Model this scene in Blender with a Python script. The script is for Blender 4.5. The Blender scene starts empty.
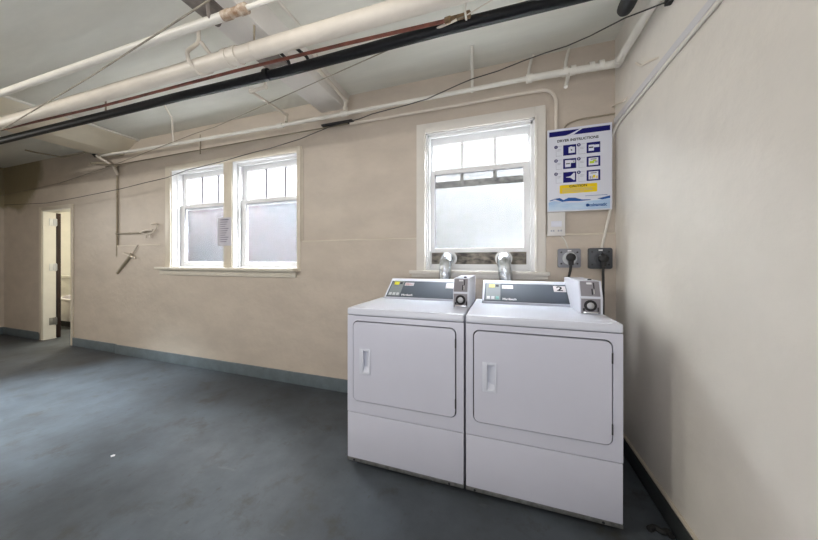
import bpy, bmesh, math, random
from mathutils import Vector, Matrix
random.seed(7)
S = bpy.context.scene
COL = S.collection

# ------------------------------------------------------------------ camera
F_PX, CX, HZ, YAW, CH = 280.0, 409.0, 260.0, math.atan2(93, 280), 1.21
cd = bpy.data.cameras.new('camera'); cam = bpy.data.objects.new('camera', cd); COL.objects.link(cam)
cam.location = (0, 0, CH); cam.rotation_euler = (math.pi/2, 0, YAW)
cd.sensor_width = 36.0; cd.lens = F_PX/818*36.0; cd.shift_y = -10/818; cd.clip_start = 0.02
S.camera = cam
# ------------------------------------------------------------------ colour management, sky
vs = S.view_settings
S.display_settings.display_device = 'sRGB'
vs.view_transform = 'Standard'; vs.look = 'None'; vs.gamma = 1.0; vs.use_curve_mapping = False
vs.exposure = 0.0
w = bpy.data.worlds.new('sky'); S.world = w; w.use_nodes = True
bg = w.node_tree.nodes['Background']; bg.inputs[0].default_value = (0.93, 0.965, 1.0, 1); bg.inputs[1].default_value = 46
# ------------------------------------------------------------------ lamps (ceiling bulbs out of frame) and added fill lights
def lamp(name, loc, size, power, col, rot=(0, 0, 0), spread=math.pi):
    l = bpy.data.lights.new(name, 'AREA'); l.shape = 'RECTANGLE'; l.size, l.size_y = size
    l.energy = power; l.color = col; l.spread = spread
    o = bpy.data.objects.new(name, l); COL.objects.link(o); o.location = loc; o.rotation_euler = rot
    return o
def bulb(name, loc, power, col, r=0.07):
    l = bpy.data.lights.new(name, 'POINT'); l.energy = power; l.color = col; l.shadow_soft_size = r
    o = bpy.data.objects.new(name, l); COL.objects.link(o); o.location = loc
    return o
def spot(name, loc, aim, power, col, ang, r=0.1):
    l = bpy.data.lights.new(name, 'SPOT'); l.energy = power; l.color = col; l.spot_size = math.radians(ang); l.spot_blend = 1.0; l.shadow_soft_size = r
    o = bpy.data.objects.new(name, l); COL.objects.link(o); o.location = loc
    o.rotation_euler = (Vector(aim)-Vector(loc)).to_track_quat('-Z', 'Y').to_euler()
    return o
bulb('ceiling_bulb', (-0.9, 0.62, 2.42), 6.0, (1.0, 0.96, 0.93), 0.10)
bulb('ceiling_bulb', (-3.74, -0.86, 2.66), 105, (1.0, 0.965, 0.91), 0.035)
spot('floor_patch_spot', (-4.5, 0.85, 2.55), (-3.75, 1.15, 0), 780, (0.80, 0.92, 1.0), 54)  # unseen spot added to brighten the floor patch
lamp('front_fill', (0, -2.5, 1.5), (1.3, 1.3), 28, (0.90, 0.95, 1.06), (math.radians(110), 0, 0))  # unseen panel added as fill from behind the camera, no window here
lamp('side_fill', (-7.6, 0.3, 1.9), (1.3, 1.2), 32, (1.0, 0.97, 0.92), (math.radians(62), 0, math.radians(-90)), math.radians(110))  # unseen panel added as fill from the left, wall has no opening
lamp('ceiling_fill', (-1.0, -1.1, 0.6), (1.4, 0.9), 26, (0.95, 0.97, 1.03), (math.radians(160), 0, 0))  # unseen upward fill added to lift the ceiling
bulb('washroom_bulb', (-7.0, 3.3, 2.2), 85, (1.0, 0.93, 0.78), 0.08)

# ------------------------------------------------------------------ measuring helper: a pixel's ray met with a plane of the room
_c, _s = math.cos(YAW), math.sin(YAW)
def ray(u, v):
    a, b = (u-CX)/F_PX, (HZ-v)/F_PX
    return Vector((_c*a-_s, _s*a+_c, b))
def aY(u, v, y):
    r = ray(u, v); p = r*(y/r.y); return Vector((p.x, p.y, p.z+CH))
def aX(u, v, x):
    r = ray(u, v); p = r*(x/r.x); return Vector((p.x, p.y, p.z+CH))
def aZ(u, v, z):
    r = ray(u, v); p = r*((z-CH)/r.z); return Vector((p.x, p.y, p.z+CH))

WY, XR, XL, YF, CZ = 2.268, 0.7355, -7.765, -2.6, 2.72

# ------------------------------------------------------------------ materials
MATS = {}
def mat(name, col, rough=0.6, metal=0.0, noise=0.0, nscale=6.0, col2=None, bump=0.0, bscale=60.0, spec=0.5, stretch=(1, 1, 1)):
    if name in MATS: return MATS[name]
    m = bpy.data.materials.new(name); m.use_nodes = True; MATS[name] = m
    nt = m.node_tree; b = nt.nodes['Principled BSDF']
    b.inputs['Base Color'].default_value = (*col, 1); b.inputs['Roughness'].default_value = rough
    b.inputs['Metallic'].default_value = metal; b.inputs['Specular IOR Level'].default_value = spec
    tc = nt.nodes.new('ShaderNodeTexCoord')
    if noise > 0 or col2:
        mp = nt.nodes.new('ShaderNodeMapping'); mp.inputs['Scale'].default_value = stretch
        nt.links.new(tc.outputs['Object'], mp.inputs['Vector'])
        n = nt.nodes.new('ShaderNodeTexNoise'); n.inputs['Scale'].default_value = nscale
        n.inputs['Detail'].default_value = 8; n.inputs['Roughness'].default_value = 0.62
        nt.links.new(mp.outputs[0], n.inputs['Vector'])
        r = nt.nodes.new('ShaderNodeValToRGB')
        r.color_ramp.elements[0].position = 0.36; r.color_ramp.elements[1].position = 0.66
        c2 = col2 or tuple(c*(1-noise) for c in col)
        r.color_ramp.elements[0].color = (*c2, 1); r.color_ramp.elements[1].color = (*col, 1)
        nt.links.new(n.outputs['Fac'], r.inputs['Fac']); nt.links.new(r.outputs['Color'], b.inputs['Base Color'])
        m['ramp'] = r.name
    if bump > 0:
        n2 = nt.nodes.new('ShaderNodeTexNoise'); n2.inputs['Scale'].default_value = bscale; n2.inputs['Detail'].default_value = 5
        nt.links.new(tc.outputs['Object'], n2.inputs['Vector'])
        bp = nt.nodes.new('ShaderNodeBump'); bp.inputs['Strength'].default_value = bump; bp.inputs['Distance'].default_value = 0.01
        nt.links.new(n2.outputs['Fac'], bp.inputs['Height']); nt.links.new(bp.outputs['Normal'], b.inputs['Normal'])
    return m
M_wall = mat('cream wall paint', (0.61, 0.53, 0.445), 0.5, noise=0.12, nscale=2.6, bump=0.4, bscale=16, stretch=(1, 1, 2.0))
M_wallr = mat('pale wall paint', (0.77, 0.73, 0.665), 0.45, noise=0.10, nscale=1.8, bump=0.5, bscale=10)
M_ceil = mat('ceiling paint', (0.83, 0.825, 0.745), 0.7, noise=0.14, nscale=1.2, bump=0.15, bscale=14, stretch=(0.5, 3, 1))
M_beam = mat('beam paint', (0.83, 0.80, 0.75), 0.6, noise=0.08, nscale=4, bump=0.2, bscale=20)
M_floor = mat('blue grey floor paint', (0.085, 0.100, 0.117), 0.36, spec=0.26, col2=(0.050, 0.056, 0.063), nscale=2.0, bump=0.12, bscale=14)
M_base = mat('blue grey baseboard paint', (0.15, 0.185, 0.205), 0.4, noise=0.25, nscale=8)
M_cas = mat('casing cream paint', (0.70, 0.63, 0.52), 0.4, noise=0.06, nscale=10)
M_sill = mat('sill cream paint', (0.72, 0.67, 0.57), 0.35, noise=0.1, nscale=9)
M_white = mat('white window paint', (0.90, 0.90, 0.90), 0.35)
M_jamb = mat('white door jamb paint', (0.88, 0.86, 0.80), 0.4, noise=0.05, nscale=7)
M_bar = mat('shaded sash grey', (0.30, 0.30, 0.34), 0.5)  # grey carries the backlit shade of the sash bars
M_dirt = mat('grimy rail', (0.60, 0.61, 0.60), 0.8, col2=(0.16, 0.165, 0.165), nscale=22, stretch=(1, 1, 1.6))
M_plank = mat('weathered plank', (0.36, 0.32, 0.27), 0.9, col2=(0.045, 0.042, 0.04), nscale=14, stretch=(1, 1, 2.2))
M_pipe = mat('cream pipe paint', (0.74, 0.68, 0.59), 0.42, noise=0.12, nscale=5, bump=0.1, bscale=40)
M_pipew = mat('white pipe paint', (0.78, 0.75, 0.68), 0.4, noise=0.1, nscale=6)
M_rust = mat('rusty red pipe', (0.22, 0.062, 0.035), 0.6, noise=0.5, nscale=12)
M_black = mat('black pipe insulation', (0.006, 0.007, 0.009), 0.5, noise=0.3, nscale=10, spec=0.25)
M_wire = mat('dark wire', (0.035, 0.032, 0.03), 0.6)
M_cable = mat('grey brown cable', (0.34, 0.30, 0.23), 0.6, noise=0.5, nscale=8)
M_cond = mat('cream conduit paint', (0.74, 0.67, 0.58), 0.45)
M_dcond = mat('dull conduit paint', (0.40, 0.345, 0.25), 0.5, noise=0.3, nscale=20)
M_dkc = mat('dark conduit paint', (0.20, 0.17, 0.115), 0.6)
M_trunk = mat('grey white trunking', (0.62, 0.61, 0.62), 0.45)
M_dry = mat('white enamel', (0.665, 0.668, 0.76), 0.22, noise=0.03, nscale=3)
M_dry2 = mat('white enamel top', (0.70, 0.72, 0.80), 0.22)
M_gap = mat('dark seal', (0.03, 0.03, 0.035), 0.7)
M_steel = mat('dull steel', (0.34, 0.34, 0.33), 0.4, metal=0.7, noise=0.4, nscale=30)
M_foot = mat('black rubber', (0.012, 0.012, 0.012), 0.7)
M_pan = mat('slate control panel', (0.085, 0.10, 0.125), 0.6, spec=0.25)
M_pan2 = mat('grey keypad', (0.20, 0.22, 0.23), 0.4)
M_coin = mat('mauve grey coin plate', (0.25, 0.235, 0.26), 0.4)
M_chrome = mat('chrome', (0.75, 0.75, 0.75), 0.18, metal=1.0)
M_steel2 = mat('satin steel', (0.42, 0.42, 0.43), 0.4, metal=0.8)
M_galv = mat('galvanised duct', (0.74, 0.78, 0.82), 0.24, metal=0.95, noise=0.5, nscale=22, bump=0.5, bscale=45)
M_yel = mat('yellow display', (0.72, 0.68, 0.05), 0.4)
M_yel2 = mat('amber display', (0.68, 0.56, 0.15), 0.4)
M_key = mat('pale keys', (0.55, 0.57, 0.58), 0.4)
M_green = mat('green key', (0.14, 0.36, 0.34), 0.4)
M_paper = mat('white sticker', (0.74, 0.70, 0.72), 0.5)
M_pink = mat('pale notice', (0.58, 0.55, 0.60), 0.5)
M_ink = mat('black print', (0.012, 0.012, 0.014), 0.7)
M_redink = mat('red print', (0.45, 0.08, 0.07), 0.6)
M_wprint = mat('white print', (0.82, 0.82, 0.84), 0.5)
M_sign = mat('white sign face', (0.74, 0.755, 0.84), 0.45)
M_navy = mat('navy print', (0.012, 0.012, 0.13), 0.7, spec=0.12)
M_blue = mat('blue print', (0.03, 0.11, 0.36), 0.7, spec=0.12)
M_lblue = mat('light blue print', (0.36, 0.55, 0.80), 0.35, col2=(0.62, 0.74, 0.88), nscale=5, stretch=(1, 1, 4))
M_lime = mat('lime print', (0.52, 0.66, 0.05), 0.7, spec=0.12)
M_syel = mat('yellow print', (0.86, 0.62, 0.02), 0.7, spec=0.12)
M_gprint = mat('grey print', (0.38, 0.39, 0.45), 0.5)
M_box = mat('white plastic box', (0.72, 0.70, 0.68), 0.4)
M_outl = mat('grey outlet plastic', (0.23, 0.235, 0.26), 0.4)
M_outd = mat('charcoal outlet plastic', (0.055, 0.06, 0.068), 0.4)
M_plug = mat('black plug rubber', (0.008, 0.008, 0.009), 0.45)
M_note = mat('paper notice', (0.62, 0.60, 0.66), 0.6)
M_dkwood = mat('dark brown door', (0.035, 0.014, 0.010), 0.35, noise=0.5, nscale=9, stretch=(3, 3, 0.4))
M_hinge = mat('bright hinge', (0.75, 0.77, 0.78), 0.3, metal=0.4)
M_hingeg = mat('tarnished hinge', (0.30, 0.30, 0.29), 0.4, metal=0.6)
M_brass = mat('brown brass', (0.30, 0.12, 0.05), 0.35, metal=0.7)
M_brown = mat('dull brown', (0.27, 0.235, 0.21), 0.8, noise=0.5, nscale=12)
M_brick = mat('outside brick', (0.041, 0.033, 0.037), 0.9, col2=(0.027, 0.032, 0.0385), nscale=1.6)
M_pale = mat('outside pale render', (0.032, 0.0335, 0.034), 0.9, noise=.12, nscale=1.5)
M_out = mat('outside concrete', (0.80, 0.80, 0.80), 0.9)

# stains and scuffs on the floor paint; stain and shade both painted into the far end of the wall
def wall_stain_shade(m):
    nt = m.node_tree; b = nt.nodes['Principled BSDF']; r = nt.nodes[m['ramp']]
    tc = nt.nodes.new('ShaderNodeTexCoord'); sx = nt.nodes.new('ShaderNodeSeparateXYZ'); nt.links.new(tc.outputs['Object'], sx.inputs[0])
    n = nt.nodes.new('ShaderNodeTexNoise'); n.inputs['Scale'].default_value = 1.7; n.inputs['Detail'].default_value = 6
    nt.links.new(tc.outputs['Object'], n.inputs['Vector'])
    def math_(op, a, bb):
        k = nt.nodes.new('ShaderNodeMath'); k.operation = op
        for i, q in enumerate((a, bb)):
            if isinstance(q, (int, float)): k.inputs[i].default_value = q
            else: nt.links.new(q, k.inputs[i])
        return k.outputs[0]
    # distance from the darkened corner (x=-7.6, z=2.55)
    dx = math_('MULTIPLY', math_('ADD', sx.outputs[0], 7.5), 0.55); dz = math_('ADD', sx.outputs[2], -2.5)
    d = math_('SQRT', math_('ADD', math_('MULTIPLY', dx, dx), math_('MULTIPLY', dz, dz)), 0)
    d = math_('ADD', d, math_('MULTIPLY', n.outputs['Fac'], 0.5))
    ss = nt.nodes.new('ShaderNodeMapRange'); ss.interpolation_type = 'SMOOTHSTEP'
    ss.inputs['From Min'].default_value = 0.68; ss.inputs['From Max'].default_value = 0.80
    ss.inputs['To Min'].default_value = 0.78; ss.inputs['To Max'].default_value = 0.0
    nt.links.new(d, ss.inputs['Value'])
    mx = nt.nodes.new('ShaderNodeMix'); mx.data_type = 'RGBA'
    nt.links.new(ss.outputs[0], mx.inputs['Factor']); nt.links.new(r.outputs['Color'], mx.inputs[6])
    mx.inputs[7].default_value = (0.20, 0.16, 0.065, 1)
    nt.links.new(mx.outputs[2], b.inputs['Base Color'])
wall_stain_shade(M_wall)
def floor_scuffs(m):
    nt = m.node_tree; b = nt.nodes['Principled BSDF']; r = nt.nodes[m['ramp']]
    tc = nt.nodes.new('ShaderNodeTexCoord')
    prev = r.outputs['Color']
    for sc, lo, hi, col, f, st in ((5.0, 0.54, 0.68, (0.045, 0.042, 0.036, 1), 0.75, (1, 1, 1)), (30.0, 0.60, 0.70, (0.05, 0.045, 0.04, 1), 0.7, (1, 0.5, 1)), (3.0, 0.62, 0.8, (0.19, 0.20, 0.21, 1), 0.5, (0.6, 2.2, 1))):
        mp = nt.nodes.new('ShaderNodeMapping'); mp.inputs['Scale'].default_value = st; mp.inputs['Location'].default_value = (sc, 2*sc, 0); mp.inputs['Rotation'].default_value = (0, 0, 0.4)
        nt.links.new(tc.outputs['Object'], mp.inputs['Vector'])
        n = nt.nodes.new('ShaderNodeTexNoise'); n.inputs['Scale'].default_value = sc; n.inputs['Detail'].default_value = 9; n.inputs['Roughness'].default_value = 0.7
        nt.links.new(mp.outputs[0], n.inputs['Vector'])
        q = nt.nodes.new('ShaderNodeMapRange'); q.inputs['From Min'].default_value = lo; q.inputs['From Max'].default_value = hi; q.inputs['To Max'].default_value = f
        nt.links.new(n.outputs['Fac'], q.inputs['Value'])
        mx = nt.nodes.new('ShaderNodeMix'); mx.data_type = 'RGBA'; nt.links.new(q.outputs[0], mx.inputs['Factor'])
        nt.links.new(prev, mx.inputs[6]); mx.inputs[7].default_value = col; prev = mx.outputs[2]
    nt.links.new(prev, b.inputs['Base Color'])
    n = nt.nodes.new('ShaderNodeTexNoise'); n.inputs['Scale'].default_value = 3; n.inputs['Detail'].default_value = 6
    nt.links.new(tc.outputs['Object'], n.inputs['Vector'])
    q = nt.nodes.new('ShaderNodeMapRange'); q.inputs['To Min'].default_value = 0.42; q.inputs['To Max'].default_value = 0.6
    nt.links.new(n.outputs['Fac'], q.inputs['Value']); nt.links.new(q.outputs[0], b.inputs['Roughness'])
floor_scuffs(M_floor)

def glass(name, tint, frost=0.018):
    """window glass: mostly see-through, part of the light scattered by its frosting"""
    m = bpy.data.materials.new(name); m.use_nodes = True; nt = m.node_tree; nt.nodes.clear()
    out = nt.nodes.new('ShaderNodeOutputMaterial')
    tp = nt.nodes.new('ShaderNodeBsdfTransparent'); tp.inputs['Color'].default_value = (*tint, 1)
    tr = nt.nodes.new('ShaderNodeBsdfTranslucent'); tr.inputs['Color'].default_value = (*tint, 1)
    gl = nt.nodes.new('ShaderNodeBsdfGlossy'); gl.inputs['Roughness'].default_value = 0.15
    a = nt.nodes.new('ShaderNodeMixShader'); a.inputs[0].default_value = frost
    nt.links.new(tp.outputs[0], a.inputs[1]); nt.links.new(tr.outputs[0], a.inputs[2])
    b = nt.nodes.new('ShaderNodeMixShader'); b.inputs[0].default_value = 0.03
    nt.links.new(a.outputs[0], b.inputs[1]); nt.links.new(gl.outputs[0], b.inputs[2]); nt.links.new(b.outputs[0], out.inputs[0])
    return m
G_up = glass('clear frosted glass', (0.97, 0.97, 0.98))
G_lowa = G_lowb = G_r = G_rl = glass('frosted glass', (0.95, 0.96, 0.97))

# ------------------------------------------------------------------ mesh builder
class MB:
    def __init__(s): s.bm = bmesh.new()
    def box(s, x0, x1, y0, y1, z0, z1, bev=0.0, seg=2):
        g = bmesh.ops.create_cube(s.bm, size=1.0); vs_ = g['verts']
        for v in vs_:
            v.co = Vector((x0 if v.co.x < 0 else x1, y0 if v.co.y < 0 else y1, z0 if v.co.z < 0 else z1))
        if bev > 0:
            es = list({e for v in vs_ for e in v.link_edges})
            bmesh.ops.bevel(s.bm, geom=es, offset=bev, segments=seg, affect='EDGES', profile=0.6)
        return s
    def prism(s, pts, axis, a0, a1, bev=0.0):
        """pts: 2-D outline in the two other axes, in order; swept along axis from a0 to a1"""
        def mk(p, a):
            if axis == 'x': return (a, p[0], p[1])
            if axis == 'y': return (p[0], a, p[1])
            return (p[0], p[1], a)
        A = [s.bm.verts.new(mk(p, a0)) for p in pts]; B = [s.bm.verts.new(mk(p, a1)) for p in pts]
        n = len(pts); fs = [s.bm.faces.new(A), s.bm.faces.new(B[::-1])]
        for i in range(n): fs.append(s.bm.faces.new((A[i], B[i], B[(i+1) % n], A[(i+1) % n])))
        if bev > 0:
            es = list({e for f in fs for e in f.edges})
            bmesh.ops.bevel(s.bm, geom=es, offset=bev, segments=2, affect='EDGES', profile=0.6)
        return s
    def tube(s, path, r, n=12, fillet=0.0, caps=True, radii=None):
        P = [Vector(p) for p in path]
        if fillet > 0 and len(P) > 2:
            Q = [P[0]]
            for i in range(1, len(P)-1):
                a, b, c = P[i-1], P[i], P[i+1]
                f = min(fillet, (a-b).length*0.49, (c-b).length*0.49)
                p0 = b+(a-b).normalized()*f; p1 = b+(c-b).normalized()*f
                for k in range(9):
                    t = k/8; Q.append(p0*(1-t)**2+b*2*t*(1-t)+p1*t*t)
            Q.append(P[-1]); P = Q
        T = []
        for i in range(len(P)):
            d = (P[min(i+1, len(P)-1)]-P[max(i-1, 0)]); T.append(d.normalized())
        up = Vector((0, 0, 1)) if abs(T[0].z) < 0.9 else Vector((1, 0, 0))
        nrm = (up-T[0]*up.dot(T[0])).normalized(); rings = []
        for i, p in enumerate(P):
            nrm = (nrm-T[i]*nrm.dot(T[i])).normalized(); bn = T[i].cross(nrm)
            rr = radii[i] if radii else r
            rings.append([s.bm.verts.new(p+(nrm*math.cos(2*math.pi*k/n)+bn*math.sin(2*math.pi*k/n))*rr) for k in range(n)])
        for a, b in zip(rings, rings[1:]):
            for k in range(n): s.bm.faces.new((a[k], a[(k+1) % n], b[(k+1) % n], b[k]))
        if caps: s.bm.faces.new(rings[0][::-1]); s.bm.faces.new(rings[-1])
        return s
    def disc(s, c, axis, r, h, n=24):
        c = Vector(c); d = Vector(axis).normalized()
        return s.tube([c, c+d*h], r, n)
    def lathe(s, c, axis, prof, n=20):
        """prof: list of (distance along axis, radius)"""
        c = Vector(c); d = Vector(axis).normalized()
        return s.tube([c+d*a for a, _ in prof], 1, n, radii=[max(r, 1e-4) for _, r in prof])
    def ball(s, c, r, sx=1, sy=1, sz=1):
        g = bmesh.ops.create_uvsphere(s.bm, u_segments=16, v_segments=10, radius=r)
        for v in g['verts']: v.co = Vector((v.co.x*sx, v.co.y*sy, v.co.z*sz))+Vector(c)
        return s
    def plate(s, outer, inner, y0, y1):
        """flat plate in the xz plane with one hole, y0 (front) to y1"""
        for a, b in ((y0, 1), (y1, 1)):
            L = []
            for P in (outer, inner):
                V = [s.bm.verts.new((p[0], a, p[1])) for p in P]; L.append(V)
            es = [s.bm.edges.new((V[i], V[(i+1) % len(V)])) for V in L for i in range(len(V))]
            bmesh.ops.triangle_fill(s.bm, edges=es, use_beauty=True)
            if a == y0: F = L
        for A, B in zip(F, L):
            n = len(A)
            for i in range(n): s.bm.faces.new((A[i], A[(i+1) % n], B[(i+1) % n], B[i]))
        return s
    def quad(s, pts):
        s.bm.faces.new([s.bm.verts.new(p) for p in pts]); return s
    def xf(s, m):
        bmesh.ops.transform(s.bm, matrix=m, verts=s.bm.verts); return s
    def build(s, name, m, parent=None, kind=None, label=None, off=None):
        bmesh.ops.recalc_face_normals(s.bm, faces=s.bm.faces)
        if off is not None: bmesh.ops.translate(s.bm, verts=s.bm.verts, vec=-Vector(off))
        me = bpy.data.meshes.new(name); s.bm.to_mesh(me); s.bm.free()
        for p in me.polygons: p.use_smooth = True
        me.set_sharp_from_angle(angle=math.radians(32))
        me.materials.append(m)
        o = bpy.data.objects.new(name, me); COL.objects.link(o)
        if off is not None and parent is None: o.location = off
        if parent: o.parent = parent
        if kind: o['kind'] = kind
        if label: o['label'] = label
        return o
def tag(o, label, cat, group=None):
    o['label'] = label; o['category'] = cat
    if group: o['group'] = group
    return o
def thing(name, label, cat, loc, group=None):
    o = bpy.data.objects.new(name, None); COL.objects.link(o); o.location = loc; o.empty_display_size = 0.1
    return tag(o, label, cat, group)
def struct(name, loc=(0, 0, 0), label=None):
    o = bpy.data.objects.new(name, None); COL.objects.link(o); o.location = loc; o['kind'] = 'structure'
    if label: o['label'] = label
    return o
def text(name, body, size, m, parent, matrix, align='LEFT', ext=0.0004, sx=1.0):
    cu = bpy.data.curves.new(name, 'FONT'); cu.body = body; cu.size = size; cu.align_x = align; cu.align_y = 'CENTER'; cu.extrude = ext; cu.offset = size*.03
    to = bpy.data.objects.new(name, cu); COL.objects.link(to)
    dg = bpy.context.evaluated_depsgraph_get(); me = bpy.data.meshes.new_from_object(to.evaluated_get(dg))
    bpy.data.objects.remove(to); bpy.data.curves.remove(cu)
    me.transform(Matrix.Diagonal((sx, 1, 1, 1))); me.transform(matrix); me.materials.clear(); me.materials.append(m); me.name = name
    o = bpy.data.objects.new(name, me); COL.objects.link(o); o.parent = parent
    return o
WALLROT = Matrix.Rotation(math.pi/2, 4, 'X')      # text upright on a wall, read from -y

# ------------------------------------------------------------------ the room
floor = MB().box(-10.2, XR+.15, YF-.15, 4.6, -.1, 0).build('floor', M_floor, kind='structure')
ceil = MB().box(-10.2, XR+.15, YF-.15, 2.41, CZ, CZ+.12).build('ceiling', M_ceil, kind='structure')
def holed(x0, x1, z0, z1, y0, y1, holes):
    mb = MB(); xs = sorted({x0, x1, *[h[0] for h in holes], *[h[1] for h in holes]}); zs = sorted({z0, z1, *[h[2] for h in holes], *[h[3] for h in holes]})
    xs = [x for x in xs if x0 <= x <= x1]; zs = [z for z in zs if z0 <= z <= z1]
    solid = lambda i, k: 0 <= i < len(xs)-1 and 0 <= k < len(zs)-1 and not any(h[0] < (xs[i]+xs[i+1])/2 < h[1] and h[2] < (zs[k]+zs[k+1])/2 < h[3] for h in holes)
    for i in range(len(xs)-1):
        for k in range(len(zs)-1):
            if not solid(i, k): continue
            a, b, c, d = xs[i], xs[i+1], zs[k], zs[k+1]
            mb.quad([(a, y0, c), (b, y0, c), (b, y0, d), (a, y0, d)]); mb.quad([(a, y1, c), (a, y1, d), (b, y1, d), (b, y1, c)])
            if not solid(i-1, k): mb.quad([(a, y0, c), (a, y0, d), (a, y1, d), (a, y1, c)])
            if not solid(i+1, k): mb.quad([(b, y0, c), (b, y1, c), (b, y1, d), (b, y0, d)])
            if not solid(i, k-1): mb.quad([(a, y0, c), (a, y1, c), (b, y1, c), (b, y0, c)])
            if not solid(i, k+1): mb.quad([(a, y0, d), (b, y0, d), (b, y1, d), (a, y1, d)])
    bmesh.ops.remove_doubles(mb.bm, verts=mb.bm.verts, dist=1e-5)
    return mb
DX0, DX1, DZ = -6.571, -5.803, 1.955
WA = (-3.72, -2.876, 1.125, 2.268); WB = (-2.757, -1.903, 1.125, 2.268); WR = (-0.603, 0.230, 1.12, 2.262)
holes = [(DX0, DX1, -0.01, DZ), WA, WB, WR]
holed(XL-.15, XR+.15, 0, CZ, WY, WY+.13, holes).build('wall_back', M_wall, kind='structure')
MB().box(XR, XR+.15, YF-.15, WY, 0, CZ).build('wall_right', M_wallr, kind='structure')
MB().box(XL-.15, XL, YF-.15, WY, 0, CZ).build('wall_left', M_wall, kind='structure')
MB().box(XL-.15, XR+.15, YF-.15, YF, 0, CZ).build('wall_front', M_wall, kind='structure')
# plaster dado, a centimetre proud of the wall
dh = [(WA[0]-.080, WB[1]+.040, 1.05, 3), (WR[0]-.070, WR[1]+.065, 1.08, 3)]
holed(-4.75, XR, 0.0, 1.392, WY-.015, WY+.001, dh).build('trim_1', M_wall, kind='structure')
MB().box(-4.75, WA[0]-.19, WY-.019, WY-.010, 1.386, 1.398, .003).box(WB[1]+.062, WR[0]-.08, WY-.019, WY-.010, 1.386, 1.398, .003).box(WR[1]+.074, XR, WY-.019, WY-.010, 1.386, 1.398, .003).build('trim_8', M_cas, kind='structure', label='thin bead along the top of the plaster dado')
# baseboards
bz = 0.115
MB().box(-4.755, XR, WY-.031, WY-.014, 0, bz, .004).box(DX1+.045, -4.752, WY-.016, WY, 0, bz, .004).box(XL, DX0-.045, WY-.016, WY, 0, bz, .004).build('baseboard_back', M_base, kind='structure')
br = MB().box(XR-.018, XR, YF, WY-.031, 0, .098, .004).build('baseboard_right', mat('dark right baseboard', (0.05, 0.058, 0.058), .4, noise=.3, nscale=8), kind='structure')  # right baseboard darker than the other ones
MB().box(XR-.014, XR, YF, WY-.031, .098, .110, .003).build('top_lip', M_cas, br)
MB().box(XL, XL+.016, YF, WY-.016, 0, bz, .004).build('baseboard_left', M_base, kind='structure')
# dropped ceiling beams
bmA = MB().prism([(-1.632, 2.607), (-1.375, 2.607), (-1.318, CZ+.01), (-1.632, CZ+.01)], 'y', YF, WY, .006).build('ceiling_beam', M_beam, kind='structure', label='nearer white ceiling beam')
MB().prism([(-4.95, 2.565), (-4.62, 2.565), (-4.32, CZ+.01), (-4.95, CZ+.01)], 'y', YF, WY, .006).build('ceiling_beam', mat('cream beam paint', (.84, .77, .62), .6, noise=.1, nscale=4), kind='structure', label='farther cream ceiling beam')
MB().box(-1.628, -1.468, 0.2, 1.16, 2.600, 2.609).box(-1.625, -1.44, 1.49, 1.62, 2.600, 2.609).build('trim_2', M_brown, kind='structure', label='brown patches under the nearer ceiling beam')  # flat grey-brown slabs laid on the beam underside
MB().tube([(-1.23, YF+.2, CZ-.012), (-1.23, 1.62, CZ-.012)], .011, 10).build('trim_3', M_pipew, kind='structure', label='white bead along the nearer beam')
MB().tube([(-4.325, YF+.2, CZ-.010), (-4.325, WY, CZ-.010)], .012, 10).build('trim_9', M_pipew, kind='structure', label='cream bead along the farther beam')

# ------------------------------------------------------------------ windows
def frame_box(mb, x0, x1, z0, z1, y0, y1, l, r, b, t, bev=.004):
    mb.box(x0, x0+l, y0, y1, z0, z1, bev); mb.box(x1-r, x1, y0, y1, z0, z1, bev)
    mb.box(x0+l-.001, x1-r+.001, y0, y1, z0, z0+b, bev); mb.box(x0+l-.001, x1-r+.001, y0, y1, z1-t, z1, bev)
    return mb
def sash_window(name, label, o, gl_up, gl_low, xmunt, meet, ysash, glx):
    x0, x1, z0, z1 = o
    root = struct(name, ((x0+x1)/2, WY, z0), label); off = root.location.copy()
    # liner of the opening
    mb = MB(); t = .010
    mb.box(x0, x0+t, WY-.002, WY+.17, z0, z1).box(x1-t, x1, WY-.002, WY+.17, z0, z1).box(x0, x1, WY-.002, WY+.17, z1-t, z1).box(x0, x1, WY-.002, WY+.17, z0-.004, z0+t)
    # stop beads
    mb.box(x0+t, x0+t+.018, ysash-.035, ysash-.012, z0+t, z1-t, .003).box(x1-t-.018, x1-t, ysash-.035, ysash-.012, z0+t, z1-t, .003).box(x0+t, x1-t, ysash-.035, ysash-.012, z1-t-.022, z1-t, .003)
    mb.build('window_frame', M_white, root, off=off)
    ga, gb = glx; yl, yu = ysash, ysash+.034
    up = frame_box(MB(), x0+t, x1-t, meet-.035, z1-t, yu, yu+.03, ga-x0-t, x1-t-gb, .035, .062).build('upper_sash', M_white, root, off=off)
    MB().box(ga-.004, gb+.004, yu+.014, yu+.018, meet-.002, z1-.07).build('pane', gl_up, up, off=off)
    for xm in xmunt:
        MB().box(xm-.013, xm+.013, yu+.003, yu+.013, meet-.002, z1-.07, .003).build('muntin', M_bar if gl_up is G_up else M_white, up, off=off)
    return root, off, yl, yu
def lower(root, off, x0, x1, zb, zt, y, glx, gl, rail_t, rail_b):
    ga, gb = glx
    lo = frame_box(MB(), x0, x1, zb, zt, y, y+.03, ga-x0, x1-gb, rail_b, rail_t).build('lower_sash', M_white, root, off=off)
    MB().box(ga-.004, gb+.004, y+.014, y+.018, zb+rail_b-.004, zt-rail_t+.004).build('pane', gl, lo, off=off)
    MB().box(ga, gb, y+.006, y+.013, zt-rail_t-.008, zt-rail_t+.001).box(ga-.001, ga+.007, y+.006, y+.013, zb+rail_b, zt-rail_t).build('shadow_strip', M_bar, lo, off=off)  # thin grey strips standing in for shade along the glass edge
    return lo
t = .010
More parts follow.
